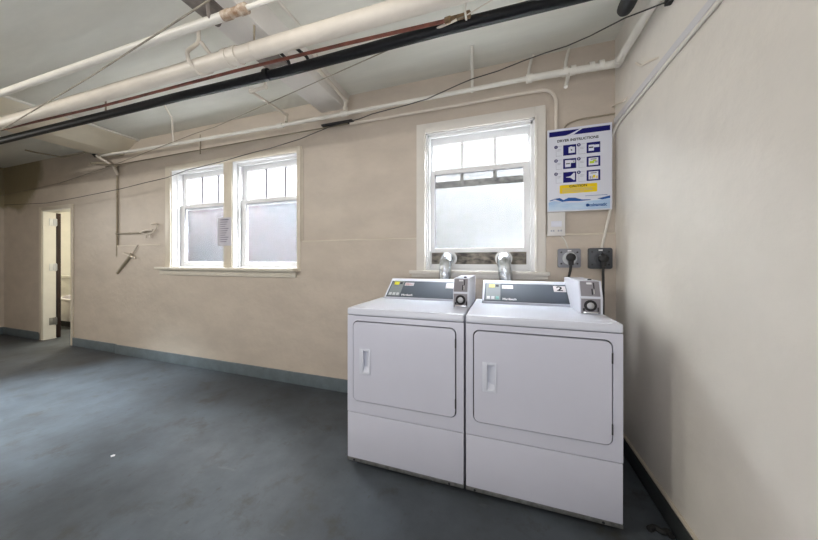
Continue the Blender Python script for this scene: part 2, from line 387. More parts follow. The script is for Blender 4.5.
rA, oA, yl, yu = sash_window('window_1', 'left half of the twin sash window', WA, G_up, G_lowa, (-3.385, -3.128), 1.85, 2.352, (-3.645, -2.935))
lower(rA, oA, WA[0]+t, WA[1]-t, WA[2]+t, 1.868, yl, (-3.632, -2.935), G_lowa, .04, .055)
rB, oB, yl, yu = sash_window('window_2', 'right half of the twin sash window', WB, G_up, G_lowb, (-2.42, -2.165), 1.85, 2.352, (-2.680, -1.965))
lower(rB, oB, WB[0]+t, WB[1]-t, WB[2]+t, 1.868, yl, (-2.668, -1.965), G_lowb, .04, .055)
# casing and sill around the twin window
tw = struct('trim_4', ((WA[0]+WB[1])/2, WY, 1.1), 'cream casing and sill around the twin window'); o4 = tw.location.copy()
ca = MB().box(WA[0]-.088, WA[0], WY-.020, WY, 1.1, WA[3]+.055, .003).box(WB[1], WB[1]+.045, WY-.020, WY, 1.1, WA[3]+.055, .003)
ca.box(WA[0]-.001, WB[1]+.001, WY-.020, WY, WA[3], WA[3]+.055, .003).box(WA[1], WB[0], WY-.014, WY, 1.12, WA[3]+.01, .002)
ca.box(WB[1]+.045, WB[1]+.062, WY-.008, WY, 1.40, WA[3]+.03, .002)
ca.build('window_casing', M_cas, tw, off=o4)
MB().box(WA[0]-.19, WB[1]+.008, WY-.075, WY+.09, 1.098, 1.127, .006).box(WA[0]-.17, WB[1]-.005, WY-.032, WY-.005, 1.035, 1.10, .006).build('window_sill', M_sill, tw, off=o4)

# single window behind the dryers
rR, oR, yl, yu = sash_window('window_3', 'single sash window behind the dryers', WR, G_r, G_rl, (-.313, -.053), 1.975, 2.318, (-.560, .188))
lo = lower(rR, oR, WR[0]+t, WR[1]-t, 1.272, 1.965, yl, (-.540, .156), G_rl, .038, .036)
MB().box(-.540, .156, yl+.008, yl+.0135, 1.812, 1.866).build('dirty_rail', M_dirt, lo, off=oR)
for xm in (-.313, -.053): MB().box(xm-.014, xm+.014, yl+.007, yl+.0132, 1.866, 1.93).build('muntin', M_dirt, lo, off=oR)
MB().box(WR[0]+t, WR[1]-t, yl-.006, yl+.035, 1.13, 1.176, .004).box(WR[0]+t, -.568, yl, yl+.03, 1.175, 1.272).box(.178, WR[1]-t, yl, yl+.03, 1.175, 1.272).build('bottom_rail', M_white, rR, off=oR)
MB().box(-.568, .178, yl+.008, yl+.028, 1.175, 1.272).build('plank', M_plank, rR, off=oR, label='weathered plank closing the bottom of the window')
tr = struct('trim_5', (-.19, WY, 1.1), 'white casing and sill of the single window'); o5 = tr.location.copy()
c5 = MB().box(WR[0]-.078, WR[0], WY-.024, WY, 1.12, WR[3]+.078, .005).box(WR[1], WR[1]+.072, WY-.024, WY, 1.12, WR[3]+.078, .005).box(WR[0]-.001, WR[1]+.001, WY-.024, WY, WR[3], WR[3]+.078, .005)
c5.box(WR[0]-.018, WR[0]-.006, WY-.031, WY-.022, 1.12, WR[3]+.012, .003).box(WR[1]+.006, WR[1]+.018, WY-.031, WY-.022, 1.12, WR[3]+.012, .003)
c5.build('window_casing', mat('white casing paint', (0.76, 0.72, 0.66), 0.38, noise=.05, nscale=9), tr, off=o5)
MB().box(WR[0]-.135, WR[1]+.098, WY-.050, WY+.06, 1.096, 1.124, .006).box(WR[0]-.12, WR[1]+.085, WY-.030, WY-.005, 1.066, 1.10, .006).build('window_sill', mat('white sill paint', (0.74, 0.70, 0.64), .35, noise=.08, nscale=9), tr, off=o5)

# outside: brick neighbour and light well
MB().box(-5.55, -5.42, 2.42, 3.5, 0.85, 2.17).box(-5.55, -1.4, 3.5, 3.65, 0.85, 2.17).build('wall_or_sky_band_outside', M_brick, kind='structure')
MB().box(-5.55, -5.42, 2.42, 3.5, 2.17, 2.75).box(-5.55, -1.4, 3.5, 3.65, 2.17, 2.75).build('wall_or_sky_band_outside', mat('sky glare band', (0.07, 0.07, 0.072), 0.9), kind='structure')  # added upper band, stands in for bright sky behind the upper panes
MB().box(-1.4, 2.2, 3.5, 3.65, 0.85, 2.75).build('wall_or_sky_band_outside', M_pale, kind='structure')
MB().box(-5.55, 3.2, 2.42, 4.5, 0.85, 0.9).build('ground_outside', M_out, kind='structure')

# ------------------------------------------------------------------ doorway and washroom beyond
cz = struct('trim_6', (DX0, WY, 0), 'white door frame'); o6 = cz.location.copy()
MB().box(DX0-.006, DX0+.012, WY-.004, WY+.135, 0, DZ).box(DX1-.012, DX1+.006, WY-.004, WY+.135, 0, DZ).box(DX0, DX1, WY-.004, WY+.135, DZ-.014, DZ+.004).build('door_jamb', M_jamb, cz, off=o6)
MB().box(DX0-.075, DX0, WY-.016, WY, 0, DZ+.05, .003).box(DX1, DX1+.05, WY-.016, WY, 0, DZ+.05, .003).box(DX0-.001, DX1+.001, WY-.016, WY, DZ, DZ+.05, .003).build('door_casing', M_cas, cz, off=o6)
door = struct('door_1', (DX0+.02, WY+.148, 0), 'dark brown door standing open into the washroom'); od = door.location.copy()
ang = math.radians(180-20.3+5.5)
D = MB().box(0, .74, -.024, .024, .012, 1.935, .002)
D.xf(Matrix.Rotation(ang, 4, 'Z')); D.build('door_leaf', M_dkwood, door)
kx, ky = .70*math.cos(ang), .70*math.sin(ang)
nx, ny = math.cos(ang-math.pi/2), math.sin(ang-math.pi/2)
MB().lathe((kx, ky, 1.12), (nx, ny, 0), [(.02, .0), (.021, .028), (.028, .028), (.03, .013), (.055, .013), (.06, .026), (.075, .031), (.09, .026), (.096, 0)], 16).build('door_knob', M_brass, door)
for zc, mm, lb in ((1.79, M_hinge, 'bright hinge'), (1.10, M_hinge, 'bright hinge'), (.27, M_hingeg, 'tarnished grey hinge')):
    a = aX(54, 260, DX0+.013)
    MB().box(-.006, .0, -.092, -.028, zc-.055, zc+.055, .001).box(-.004, .010, -.050, -.022, zc-.05, zc+.05, .001).tube([(.004, -.028, zc-.06), (.004, -.028, zc+.06)], .008, 10).box(-.001, .035, -.031, -.025, zc-.05, zc+.05, .001).build('hinge', mm, door, label=lb)
# washroom shell
MB().box(-10.2, XL-.14, 2.27, 2.41, 0, 2.6).build('wall_washroom_front', M_jamb, kind='structure')
MB().box(-10.2, -5.56, 4.3, 4.45, 0, 2.5).build('wall_washroom_back', M_jamb, kind='structure')
MB().box(-10.2, -10.05, 2.4, 4.3, 0, 2.5).build('wall_washroom_left', M_jamb, kind='structure')
MB().box(-5.7, -5.56, 2.4, 4.3, 0, 2.5).build('wall_washroom_right', M_jamb, kind='structure')
MB().box(-10.2, -5.56, 2.41, 4.45, 2.5, 2.6).build('ceiling_washroom', M_ceil, kind='structure')
lg = MB().box(-8.9, -7.3, 3.16, 3.22, .86, .90, .004).box(-8.9, -7.3, 3.22, 4.3, 0, .885).build('trim_7', M_jamb, kind='structure', label='white ledge in the washroom')
ck = thing('storage_cabinet', 'low white cabinet seen through the open doorway', 'cabinet', (-7.55, 3.0, 0))
MB().box(-.42, .42, -.13, .14, .0, .10).build('plinth', M_foot, ck)
MB().box(-.44, .44, -.15, .15, .10, .47, .008).build('body', M_white, ck)
MB().box(-.455, .455, -.165, .155, .47, .505, .01).build('lid', M_white, ck)
pp = MB()
for k in range(4): pp.box(-.17+.01*k, .16-.008*k, -.12+.012*k, .10, .505+.012*k, .516+.012*k, .002)
tag(pp.build('paper_stack', M_note, off=Vector((-7.55, 3.0, 0)) if False else None), 'small pile of papers on the low white cabinet', 'paper')
bpy.data.objects['paper_stack'].location = (-7.55, 3.0, 0.001)

# ------------------------------------------------------------------ dryers
def rrect(x0, x1, z0, z1, r, n=6):
    P = []
    for cx, cz_, a0 in ((x1-r, z1-r, 0), (x0+r, z1-r, 90), (x0+r, z0+r, 180), (x1-r, z0+r, 270)):
        for k in range(n+1):
            a = math.radians(a0+90*k/n); P.append((cx+r*math.cos(a), cz_+r*math.sin(a)))
    return P
DW, DD = .682, .62
def make_dryer(x0, label, yel, sticker_m, number, bx0, bx1):
    root = thing('clothes_dryer', label, 'dryer', (x0, 1.463, 0), 'pair of coin dryers')
    for fx in (.05, DW-.05):
        for fy in (.05, DD-.06): MB().lathe((fx, fy, 0), (0, 0, 1), [(0, .02), (.012, .02), (.014, .01), (.04, .01)], 12).build('foot', M_foot, root)
    MB().box(.001, DW-.001, .036, DD, .035, .886, .003).build('cabinet', M_dry, root)
    MB().box(.004, DW-.004, .020, .042, .034, .890).build('seam', M_gap, root)
    dx0, dx1, dz0, dz1 = .042, .638, .390, .849
    MB().plate([(0, .3165), (DW, .3165), (DW, .884), (0, .884)], rrect(dx0-.006, dx1+.006, dz0-.006, dz1+.006, .032), 0, .024).build('front_panel', M_dry, root)
    MB().box(0, DW, -.001, .025, .046, .313, .005).build('lower_panel', M_dry, root)
    MB().box(0, DW, -.002, .03, .028, .045, .002).build('kick_strip', M_steel, root)
    for sx in (.045, DW-.075): MB().disc((sx, -.0015, .0365), (0, -1, 0), .006, .002, 10).build('screw', M_gap, root)
    MB().box(-.001, DW+.001, -.005, DD, .8865, .929, .012, 4).build('top_panel', M_dry2, root)
    # door
    hx0, hx1, hz0, hz1 = .082, .152, .548, .697
    px0, px1, pz0, pz1 = hx0+.022, hx1-.008, hz0+.012, hz1-.012
    dr = MB().plate(rrect(dx0, dx1, dz0, dz1, .027), rrect(px0, px1, pz0, pz1, .004, 3)[::-1], -.006, .018).build('door', M_dry, root)
    for hz in (.775, .46): MB().box(dx1-.001, dx1+.0055, -.0068, .0, hz-.024, hz+.024, .001).build('hinge', M_gap, dr)
    # recessed pull: thin bezel round a scooped pocket, deepest at its left
    hb = frame_box(MB(), hx0, hx1, hz0, hz1, -.0095, -.005, px0-hx0+.002, hx1-px1+.002, .014, .014, .002)
    d0, d1 = .0165, .002
    px0 += .001; px1 -= .001; pz0 += .001; pz1 -= .001
    hb.quad([(px0, d0, pz0), (px1, d1, pz0), (px1, d1, pz1), (px0, d0, pz1)])
    hb.quad([(px0, -.006, pz0), (px0, d0, pz0), (px0, d0, pz1), (px0, -.006, pz1)])
    hb.quad([(px0, -.006, pz1), (px0, d0, pz1), (px1, d1, pz1), (px1, -.006, pz1)])
    hb.quad([(px0, -.006, pz0), (px1, -.006, pz0), (px1, d1, pz0+.02), (px0, d0, pz0+.03)])
    hb.quad([(px1, -.006, pz0), (px1, d1, pz0), (px1, d1, pz1), (px1, -.006, pz1)])
    hd = hb.build('door_pull', M_dry2, dr)
    # console
    cx0, cx1 = .052, DW-.108
    fy0, fz0, fy1, fz1 = .425, .929, .583, 1.066
    cons = MB().prism([(fy0, fz0-.002), (fy0-.004, fz0+.012), (fy1-.004, fz1-.006), (fy1+.006, fz1), (.612, fz1), (.612, fz0-.002)], 'x', cx0, cx1+.02, .003).build('console', M_dry2, root)
    A = Vector((0, fy0-.004, fz0+.012)); B = Vector((0, fy1-.004, fz1-.006)); tv = (B-A); L = tv.length; tv.normalize(); nv = Vector((0, -tv.z, tv.y))
    mf = Matrix(((1, 0, 0, 0), (0, tv.y, nv.y, 0), (0, tv.z, nv.z, 0), (0, 0, 0, 1))).transposed() if False else Matrix(((1, 0, 0, cx0), (0, tv.y, nv.y, A.y), (0, tv.z, nv.z, A.z), (0, 0, 0, 1)))
    CW = cx1-cx0
    def face(name, x0_, x1_, t0, t1, h0, h1, m, par, bev=0.0):
        return MB().box(x0_, x1_, t0, t1, h0, h1, bev).xf(mf).build(name, m, par)
    pan = face('control_panel', .014, CW-.012, .006, L-.022, .0, .0035, M_pan, cons, .001)
    t0, t1 = .006, L-.022
    face('bezel', .008, .014, .004, L-.018, 0, .005, M_dry2, cons)
    kp = face('keypad', .022, .115, t0+.006, t1-.004, .003, .0042, M_pan2, cons)
    face('display', .040, .078, t1-.045, t1-.012, .004, .0052, yel, cons)
    face('indicator', .084, .104, t1-.036, t1-.016, .004, .0050, M_gap, cons)
    for k, mm in enumerate((M_key, M_key, M_green if number else M_key)):
        face('key', .030+.028*k, .050+.028*k, t0+.014, t0+.040, .004, .0052, mm, cons, .0005)
    face('rating_sticker', .125, .195, t1-.052, t1-.018, .003, .0042, sticker_m, cons)
    for k in range(4): MB().box(.129, .150+.009*((k*7) % 5), t1-.026-.007*k, t1-.024-.007*k, .0042, .0046).xf(mf).build('sticker_print', M_redink, cons)
    text('brand_lettering', 'Huebsch', .024, M_wprint, cons, mf @ Matrix.Translation((.128, t0+.019, .0042)), 'LEFT', .0004, 1.0)
    for k in range(12): MB().box(.27+.016*k, .278+.016*k, t1-.008, t1-.006, .0033, .0040).xf(mf).build('tick_print', M_gprint, cons)
    st = face('number_sticker', CW-.085, CW-.015, t1-.068, t1-.014, .003, .0046, M_paper, cons, .0005)
    if number: text('number', number, .056, M_ink, cons, mf @ Matrix.Translation((CW-.050, t1-.041, .0047)), 'CENTER', .0004, 1.25)
    # coin meter box
    y0 = .205
    cb = MB().prism([(y0, .927), (y0, 1.016), (y0+.030, 1.100), (.600, 1.100), (.600, .927)], 'x', bx0, bx1, .004).build('coin_box', M_dry2, root)
    A2 = Vector((0, y0, 1.016)); B2 = Vector((0, y0+.030, 1.100)); u2 = B2-A2; L2 = u2.length; u2.normalize(); n2 = Vector((0, -u2.z, u2.y))
    mu = Matrix(((1, 0, 0, bx0), (0, u2.y, n2.y, A2.y), (0, u2.z, n2.z, A2.z), (0, 0, 0, 1)))
    md = Matrix(((1, 0, 0, bx0), (0, 0, -1, y0), (0, 1, 0, .927), (0, 0, 0, 1)))
    BW = bx1-bx0
    cp = MB().box(.005, BW-.012, .006, L2-.003, 0, .004, .001).xf(mu).build('coin_plate', M_coin, cb)
    MB().box(.034, .058, L2-.020, L2-.010, .004, .0052).xf(mu).build('plate_label', M_wprint, cb)
    for q in ((.064, .069, .046, .078), (.054, .060, .014, .046)): MB().box(*q, .004, .0055, .0005).xf(mu).build('coin_slot', M_ink, cb)
    MB().box(.063, .067, .018, .040, .004, .0065, .0005).xf(mu).build('coin_guide', M_chrome, cb)
    lp = MB().box(.005, BW-.012, .006, .083, 0, .003, .001).xf(md).build('lock_plate', M_coin, cb)
    MB().lathe((.046, .048, .003), (0, 0, 1), [(0, .029), (.006, .029), (.008, .026), (.008, .018), (.005, .017)], 24).xf(md).build('lock_ring', M_ink, cb)
    MB().lathe((.046, .048, .003), (0, 0, 1), [(0, .017), (.009, .017), (.011, .013), (.0115, .001)], 20).xf(md).build('lock_cylinder', M_steel2, cb)
    for q in ((.012, .022, .020, .034), (.078, .085, .018, .040)): MB().box(*q, .003, .006, .001).xf(md).build('bracket', M_gap, cb)
    MB().box(.014, .080, .008, .016, .003, .010, .002).xf(md).build('coin_return', M_chrome, cb)
    MB().lathe((bx1-.036, y0+.10, 1.099), (0, 0, 1), [(0, .010), (.006, .010), (.008, .006), (.0085, .0005)], 14).build('lock_nub', M_ink, cb)
    return root
make_dryer(-.870, 'white coin dryer standing left of its twin, yellow display, away from the right wall', M_yel, M_pink, None, .592, .689)
make_dryer(-.177, 'white coin dryer beside the right wall, sticker with number 2 on its panel', M_yel2, M_paper, '2', .563, .667)

# vent ducts from the dryers into the window plank
def duct(x, lean, label):
    root = thing('vent_duct', label, 'duct', (x, 2.158, 0), 'dryer vent ducts')
    yb = 2.335-2.158
    MB().tube([(lean, -.073, .30), (lean, 0, .30), (lean, 0, .70), (lean, 0, 1.06)], .043, 20, fillet=.06).build('pipe', M_galv, root)
    eb = MB().tube([(lean, 0, 1.05), (0, 0, 1.225), (0, yb, 1.222)], .047, 20, fillet=.085)
    eb.build('elbow', M_galv, root)
    for zc in (1.062, 1.105, 1.135):
        k = (1.225-zc)/.165*lean
        MB().tube([(k, 0, zc-.004), (k, 0, zc+.004)], .0495, 20).build('crimp_ring', M_galv, root)
    for k in (.25, .5, .75):
        a = k*math.pi/2; c = Vector((0, .085-.085*math.cos(a), 1.137+.085*math.sin(a))); d = Vector((0, math.sin(a), math.cos(a)))
        MB().tube([c-d*.003, c+d*.003], .0485, 20).build('gore_seam', M_galv, root)
    MB().lathe((0, yb-.016, 1.222), (0, 1, 0), [(0, .048), (.004, .064), (.012, .066), (.014, .05)], 24).build('collar', M_white, root)
duct(-.418, -.004, 'upright galvanised vent elbow behind the dryer with the bright yellow display')
duct(.012, .016, 'galvanised leaning vent elbow behind the dryer marked 2')

# ------------------------------------------------------------------ sign and electrical boxes at the right end of the back wall
SX0, SX1, SZ0, SZ1, SY = .310, .706, 1.553, 2.142, 2.226
sg = thing('instruction_sign', 'white and blue printed instruction sign on the back wall beside the window', 'sign', ((SX0+SX1)/2, WY, SZ0)); os_ = sg.location.copy()
brd = MB().box(SX0, SX1, SY, SY+.012, SZ0, SZ1, .002).build('board', M_sign, sg, off=os_)
for sx in (SX0+.05, SX1-.05):
    for sz in (SZ0+.09, SZ1-.08): MB().disc((sx, SY+.011, sz), (0, 1, 0), .012, WY-SY-.011, 10).build('standoff', M_box, sg, off=os_)
W_, H_ = SX1-SX0, SZ1-SZ0
def px_(u): return SX0+W_*u
def pz_(v): return SZ1-H_*v
def sprint(name, m, polys, par=brd, d=.0008):
    for P in polys: MB().prism([(px_(a), pz_(b)) for a, b in P], 'y', SY-d, SY+.0005).build(name, m, par, off=os_)
R_ = lambda a, b, c, d: [(a, b), (c, b), (c, d), (a, d)]
sprint('header_band', M_navy, [R_(.03, .030, .97, .090)])
sprint('header_swoosh', M_sign, [[(.30, .0895), (.355, .080), (.45, .052), (.52, .031), (.56, .031), (.49, .055), (.42, .0895)]], d=.0012)
text('heading', 'DRYER INSTRUCTIONS', .024, M_ink, brd, Matrix.Translation(Vector((px_(.48), SY-.0004, pz_(.150)))-os_) @ WALLROT, 'CENTER', .0004, 1.02)
cols = ((.14, .255, .46), (.50, .62, .825)); rows = ((.205, .330), (.370, .490), (.530, .655))
num = 0
pn, fr, scn, sc2 = [], [], [], []
for ci, (cx_, a, b) in enumerate(cols):
    for ri, (va, vb) in enumerate(rows):
        num += 1
        pn.append(R_(a, va, b, vb))
        fr += [R_(cx_, va+.02, cx_+.004, vb), R_(cx_, vb-.003, a-.015, vb), R_(cx_+.03, va+.005, a-.02, va+.008)]
        fr += [R_(cx_+.02, va+.045, a-.035, va+.049), R_(cx_+.02, va+.060, a-.045, va+.064)]
        MB().disc((px_(cx_), SY+.0004, pz_(va+.014)), (0, -1, 0), .0115, .0012, 20).build('number_dot', M_navy, brd, off=os_)
        text('number', str(num), .016, M_wprint, brd, Matrix.Translation(Vector((px_(cx_), SY-.0011, pz_(va+.014)))-os_) @ WALLROT, 'CENTER', .0002)
        if ci == 1 and ri > 0: scn.append(R_(a+.03, va+.018, b-.03, vb-.016))
sprint('picture_tile', M_navy, pn); sprint('rule_print', M_gprint, fr)
sprint('picture_screen', M_sign, scn + [R_(.34, .235, .44, .305), R_(.36, .228, .40, .236), R_(.285, .388, .375, .470), R_(.375, .392, .445, .425), R_(.65, .235, .73, .305), R_(.73, .238, .81, .268), [(.30, .590), (.37, .582), (.42, .545), (.44, .545), (.44, .630), (.42, .630), (.37, .600), (.30, .594)]], d=.0012)
sprint('picture_detail', M_ink, [[(.375, .258), (.40, .268), (.395, .282), (.378, .275)], R_(.30, .425, .36, .436), R_(.655, .258, .72, .272), R_(.68, .400, .77, .407), R_(.68, .562, .77, .569)], d=.0015)
sprint('picture_lime', M_lime, [R_(.665, .425, .735, .452), R_(.715, .412, .765, .43)], d=.0015)
sprint('picture_amber', M_syel, [R_(.715, .590, .75, .622), R_(.765, .60, .785, .63)], d=.0015)
sprint('picture_blue', M_gprint, [R_(.665, .600, .69, .632), R_(.70, .604, .713, .632), R_(.742, .425, .785, .448), R_(.41, .398, .435, .418)], d=.0015)
MB().prism(rrect(px_(.20), px_(.78), pz_(.785), pz_(.683), .008), 'y', SY-.0009, SY+.0004).build('caution_panel', M_syel, brd, off=os_)
text('caution', 'CAUTION', .022, M_ink, brd, Matrix.Translation(Vector((px_(.49), SY-.0008, pz_(.703)))-os_) @ WALLROT, 'CENTER', .0004, 1.1)
sprint('caution_print', M_gprint, [R_(.24, .725, .74, .729), R_(.24, .740, .70, .744), R_(.24, .755, .72, .759), R_(.24, .768, .58, .772)], d=.0013)
wave = [(.02, .885), (.10, .868), (.2, .878), (.35, .892), (.5, .898), (.7, .885), (.85, .878), (.97, .868), (.97, .985), (.02, .985)]
sprint('water_print', M_lblue, [wave])
sprint('wave_print', M_blue, [[(.10, .842), (.20, .835), (.26, .862), (.34, .838), (.44, .842), (.55, .868), (.68, .872), (.68, .880), (.5, .885), (.36, .878), (.24, .882), (.17, .862)], [(.78, .868), (.97, .840), (.97, .868), (.86, .880)], [(.03, .862), (.09, .848), (.13, .852), (.05, .868)], R_(.60, .826, .93, .830)], d=.0012)
text('logo_lettering', 'coinamatic', .030, M_blue, brd, Matrix.Translation(Vector((px_(.79), SY-.001, pz_(.938)))-os_) @ WALLROT, 'CENTER', .0004, .82)
MB().lathe((px_(.635), SY+.0004, pz_(.938)), (0, -1, 0), [(0, .011), (.0014, .011), (.0014, .0065), (.0004, .006)], 20).build('logo_ring', M_blue, brd, off=os_)
# white control box under the sign
jb = thing('junction_box', 'narrow white electrical box just under the instruction sign', 'electrical box', (.369, WY, 1.383))
MB().box(-.057, .057, -.036, 0, 0, .168, .004).build('box', M_box, jb)
MB().box(-.034, .034, -.039, -.034, .065, .105, .002).build('cover_plate', M_sign, jb)
for sx in (-.032, -.018, .014, .030): MB().box(sx-.005, sx+.005, -.0385, -.035, .030, .042, .001).build('terminal', M_gprint, jb)
def outlet(x0, x1, z0, z1, m, label, ring, px0):
    cx_ = (x0+x1)/2; cz_ = (z0+z1)/2; y = WY-.010
    r = thing('dryer_outlet', label, 'outlet', (cx_, y, cz_), 'dryer outlets')
    hw, hh = (x1-x0)/2, (z1-z0)/2
    MB().prism(rrect(-hw, hw, -hh, hh, .012), 'y', -.034, 0, .003).build('box', m, r)
    MB().lathe((px0, -.034, -.002), (0, -1, 0), [(0, .046), (.006, .044), (.007, .034), (.003, .030)], 24).build('socket_ring', ring, r)
    MB().box(-.012, .012, -.037, -.033, hh-.020, hh-.010, .001).build('label_plate', M_wprint, r)
    for sx in (-hw+.020, hw-.022):
        for sz in (-hh+.028, hh-.026): MB().disc((sx, -.033, sz), (0, -1, 0), .006, .003, 10).build('screw', M_ink, r)
    return r
outlet(.379, .521, 1.156, 1.290, M_outl, 'light grey square outlet with a black plug, nearer the window', M_key, .002)
outlet(.568, .708, 1.150, 1.292, M_outd, 'charcoal square outlet with a black plug, beside the corner', M_outd, .010)
def cord(x, z, x2, label):
    y = WY-.010-.0415
    r = thing('power_cord', label, 'cord', (x, y, z), 'dryer power cords')
    MB().lathe((0, .001, 0), (0, -1, 0), [(0, .026), (.012, .030), (.030, .028), (.036, .018), (.0365, .001)], 18).box(-.016, .016, -.030, -.004, -.055, .0, .008).build('plug', M_plug, r)
    MB().tube([(0, -.018, -.04), (-.004, -.02, -.085), ((x2-x)*.6, -.026, -.15), (x2-x, -.03, -.22), (x2-x, -.03, -.50), (x2-x, 2.086-y, -.56)], .0085, 10, fillet=.04).build('cable', M_plug, r)
cord(.455, 1.228, .425, 'black cord hanging from the light grey outlet down behind the dryer')
cord(.648, 1.220, .642, 'black cord hanging from the charcoal outlet in the corner')

# paper notice taped on the post between the two windows
nt_ = thing('paper_notice', 'small printed paper notice taped on the post between the twin windows', 'notice', (-2.84, WY-.016, 1.365))
ps = MB(); xs = [-.112+.024*k for k in range(9)]
A_ = []; 
for k, x in enumerate(xs): A_.append((x, -.004-.006*math.sin(k*.6)))
ps.prism(A_+[(x, y+.0015) for x, y in A_[::-1]], 'z', 0, .305)
ps.build('sheet', M_note, nt_)
M_violet = mat('violet grey print', (0.16, 0.15, 0.22), .6)
for k in range(11):
    z = .275-.0235*k
    MB().box(-.075, .055-.016*((k*5) % 4), -.0115, -.0102, z, z+(.012 if k in (0,) else .007)).build('print_line', M_violet, nt_)

# ------------------------------------------------------------------ pipes overhead
def pipe(name, label, path, r, m, fillet=0.0, n=16, cat='pipe'):
    o = MB().tube(path, r, n, fillet).build(name, m)
    return tag(o, label, cat)
def part_tube(name, par, path, r, m, fillet=0.0, n=10):
    return MB().tube(path, r, n, fillet).build(name, m, par)
# big heating pipe
def p1(x): return 1.300+(x+.8)*.0145
P1 = pipe('heating_pipe', 'thick white pipe running across the ceiling, fattest of all', [(XL, p1(XL), 2.455), (-4.3, p1(-4.3), 2.455), (XR, p1(XR), 2.455)], .0445, M_pipe, n=24)
for x in (-1.60, -1.53): MB().tube([(x-.018, p1(x), 2.455), (x+.018, p1(x), 2.455)], .051, 24).build('coupling', M_pipe, P1)
MB().tube([(-1.595, p1(-1.57), 2.455), (-1.54, p1(-1.57), 2.455)], .0475, 24).build('coupling', M_pipe, P1)
hx = -1.84; hy = p1(hx)
part_tube('hanger', P1, [(hx, hy-.01, CZ), (hx, hy-.01, 2.60), (hx-.04, hy-.055, 2.52), (hx-.02, hy-.057, 2.455), (hx, hy, 2.400)], .0115, M_pipe, .02)
part_tube('hanger', P1, [(hx+.02, hy-.01, 2.60), (hx+.05, hy+.056, 2.52), (hx+.03, hy+.057, 2.45), (hx, hy, 2.400)], .0115, M_pipe, .02)
MB().box(hx-.10, hx+.08, hy-.035, hy+.015, CZ-.018, CZ).build('hanger_plate', M_cond, P1)
part_tube('hanger', P1, [(-1.40, p1(-1.4), 2.61), (-1.40, p1(-1.4), 2.50)], .006, M_dcond)
MB().tube([(-1.40+.003, p1(-1.4), 2.455), (-1.40-.003, p1(-1.4), 2.455)], .0465, 24).build('strap', M_pipe, P1)
# secondary white pipe near the ceiling
P2 = pipe('water_pipe', 'slender white pipe high at the upper left, ending in a rusty joint', [(XL, .99, 2.50), (-3.7, 1.060, 2.50), (-1.36, 1.098, 2.50)], .0215, M_pipew, n=14)
MB().lathe((-1.40, 1.097, 2.50), (1, .01, 0), [(0, .0235), (.05, .0245), (.055, .021), (.11, .021), (.115, .025), (.16, .025), (.165, .015)], 14).build('coupling', mat('rust streaked fitting', (.60, .52, .42), .6, col2=(.26, .15, .08), nscale=30), P2)
part_tube('branch', P2, [(-1.24, 1.098, 2.50), (-.7, 1.108, 2.50), (XR, 1.13, 2.50)], .012, M_pipew)
part_tube('hanger', P2, [(-1.475, 1.06, 2.607), (-1.475, 1.075, 2.50), (-1.475, 1.125, 2.49), (-1.455, 1.13, 2.54)], .010, M_brown, .015)
# red pipe and black insulated pipe
def p4(x): return 1.515+x*.0165
RED = [aZ(24, 124.5, 2.47), aZ(100, 106.7, 2.47), aZ(239, 70, 2.47), aZ(345, 44, 2.47), aZ(441, 22, 2.47), aZ(466, 16, 2.47)]
L0 = RED[0]+(RED[0]-RED[1])*2.6
P3 = pipe('red_pipe', 'thin rusty red pipe alongside the black pipe', [L0]+RED, .0095, M_rust, n=12)
MB().lathe(RED[4]+Vector((.02, 0, 0)), (1, 0, 0), [(0, .015), (.03, .017), (.035, .013), (.10, .013), (.105, .018), (.13, .018), (.135, .01)], 12).build('fitting', mat('corroded fitting', (.30, .19, .09), .7, noise=.6, nscale=30), P3)
part_tube('hook', P3, [(-.175, 1.455, CZ), (-.175, 1.445, 2.52), (-.175, 1.42, 2.452), (-.175, 1.47, 2.452), (-.172, 1.475, 2.50)], .005, M_pipew, .01)
z4 = 2.47
B4 = [aZ(u, v, z4) for u, v in ((0, 141), (100, 116.5), (180, 96.5), (280, 73), (360, 51.5), (440, 30), (540, 5.5))]
P4 = pipe('insulated_pipe', 'long black insulated pipe below the ceiling with a rounded stub end near the right wall', [B4[0]+(B4[0]-B4[1])*1.7]+B4+[(.62, p4(.62), z4)], .0305, M_black, n=18)
ye = 1.70
MB().lathe((.585, p4(.585), z4), (0, 1, 0), [(-.04, .034), (.0, .036), (ye-p4(.585)-.045, .036), (ye-p4(.585)-.02, .033), (ye-p4(.585)-.004, .022), (ye-p4(.585), .0005)], 18).build('stub_end', M_black, P4)
MB().tube([(-1.53, p4(-1.53)+.012, z4), (-1.50, p4(-1.5)+.012, z4)], .037, 18).build('band', M_black, P4)
for q, x in enumerate((-1.33, -1.18)):
    y4 = p4(x)+.012
    part_tube('clamp', P4, [(x, y4+.0, z4+.02), (x-.01*q, y4-.01, z4+.045), (x-.03*q, y4-.09, z4+.05), (x-.03*q, y4-.11, 2.545)], .010, M_ink, .01)
part_tube('hanger', P4, [(-3.25, 1.47, 2.72), (-3.25, 1.47, 2.50)], .006, M_dcond)
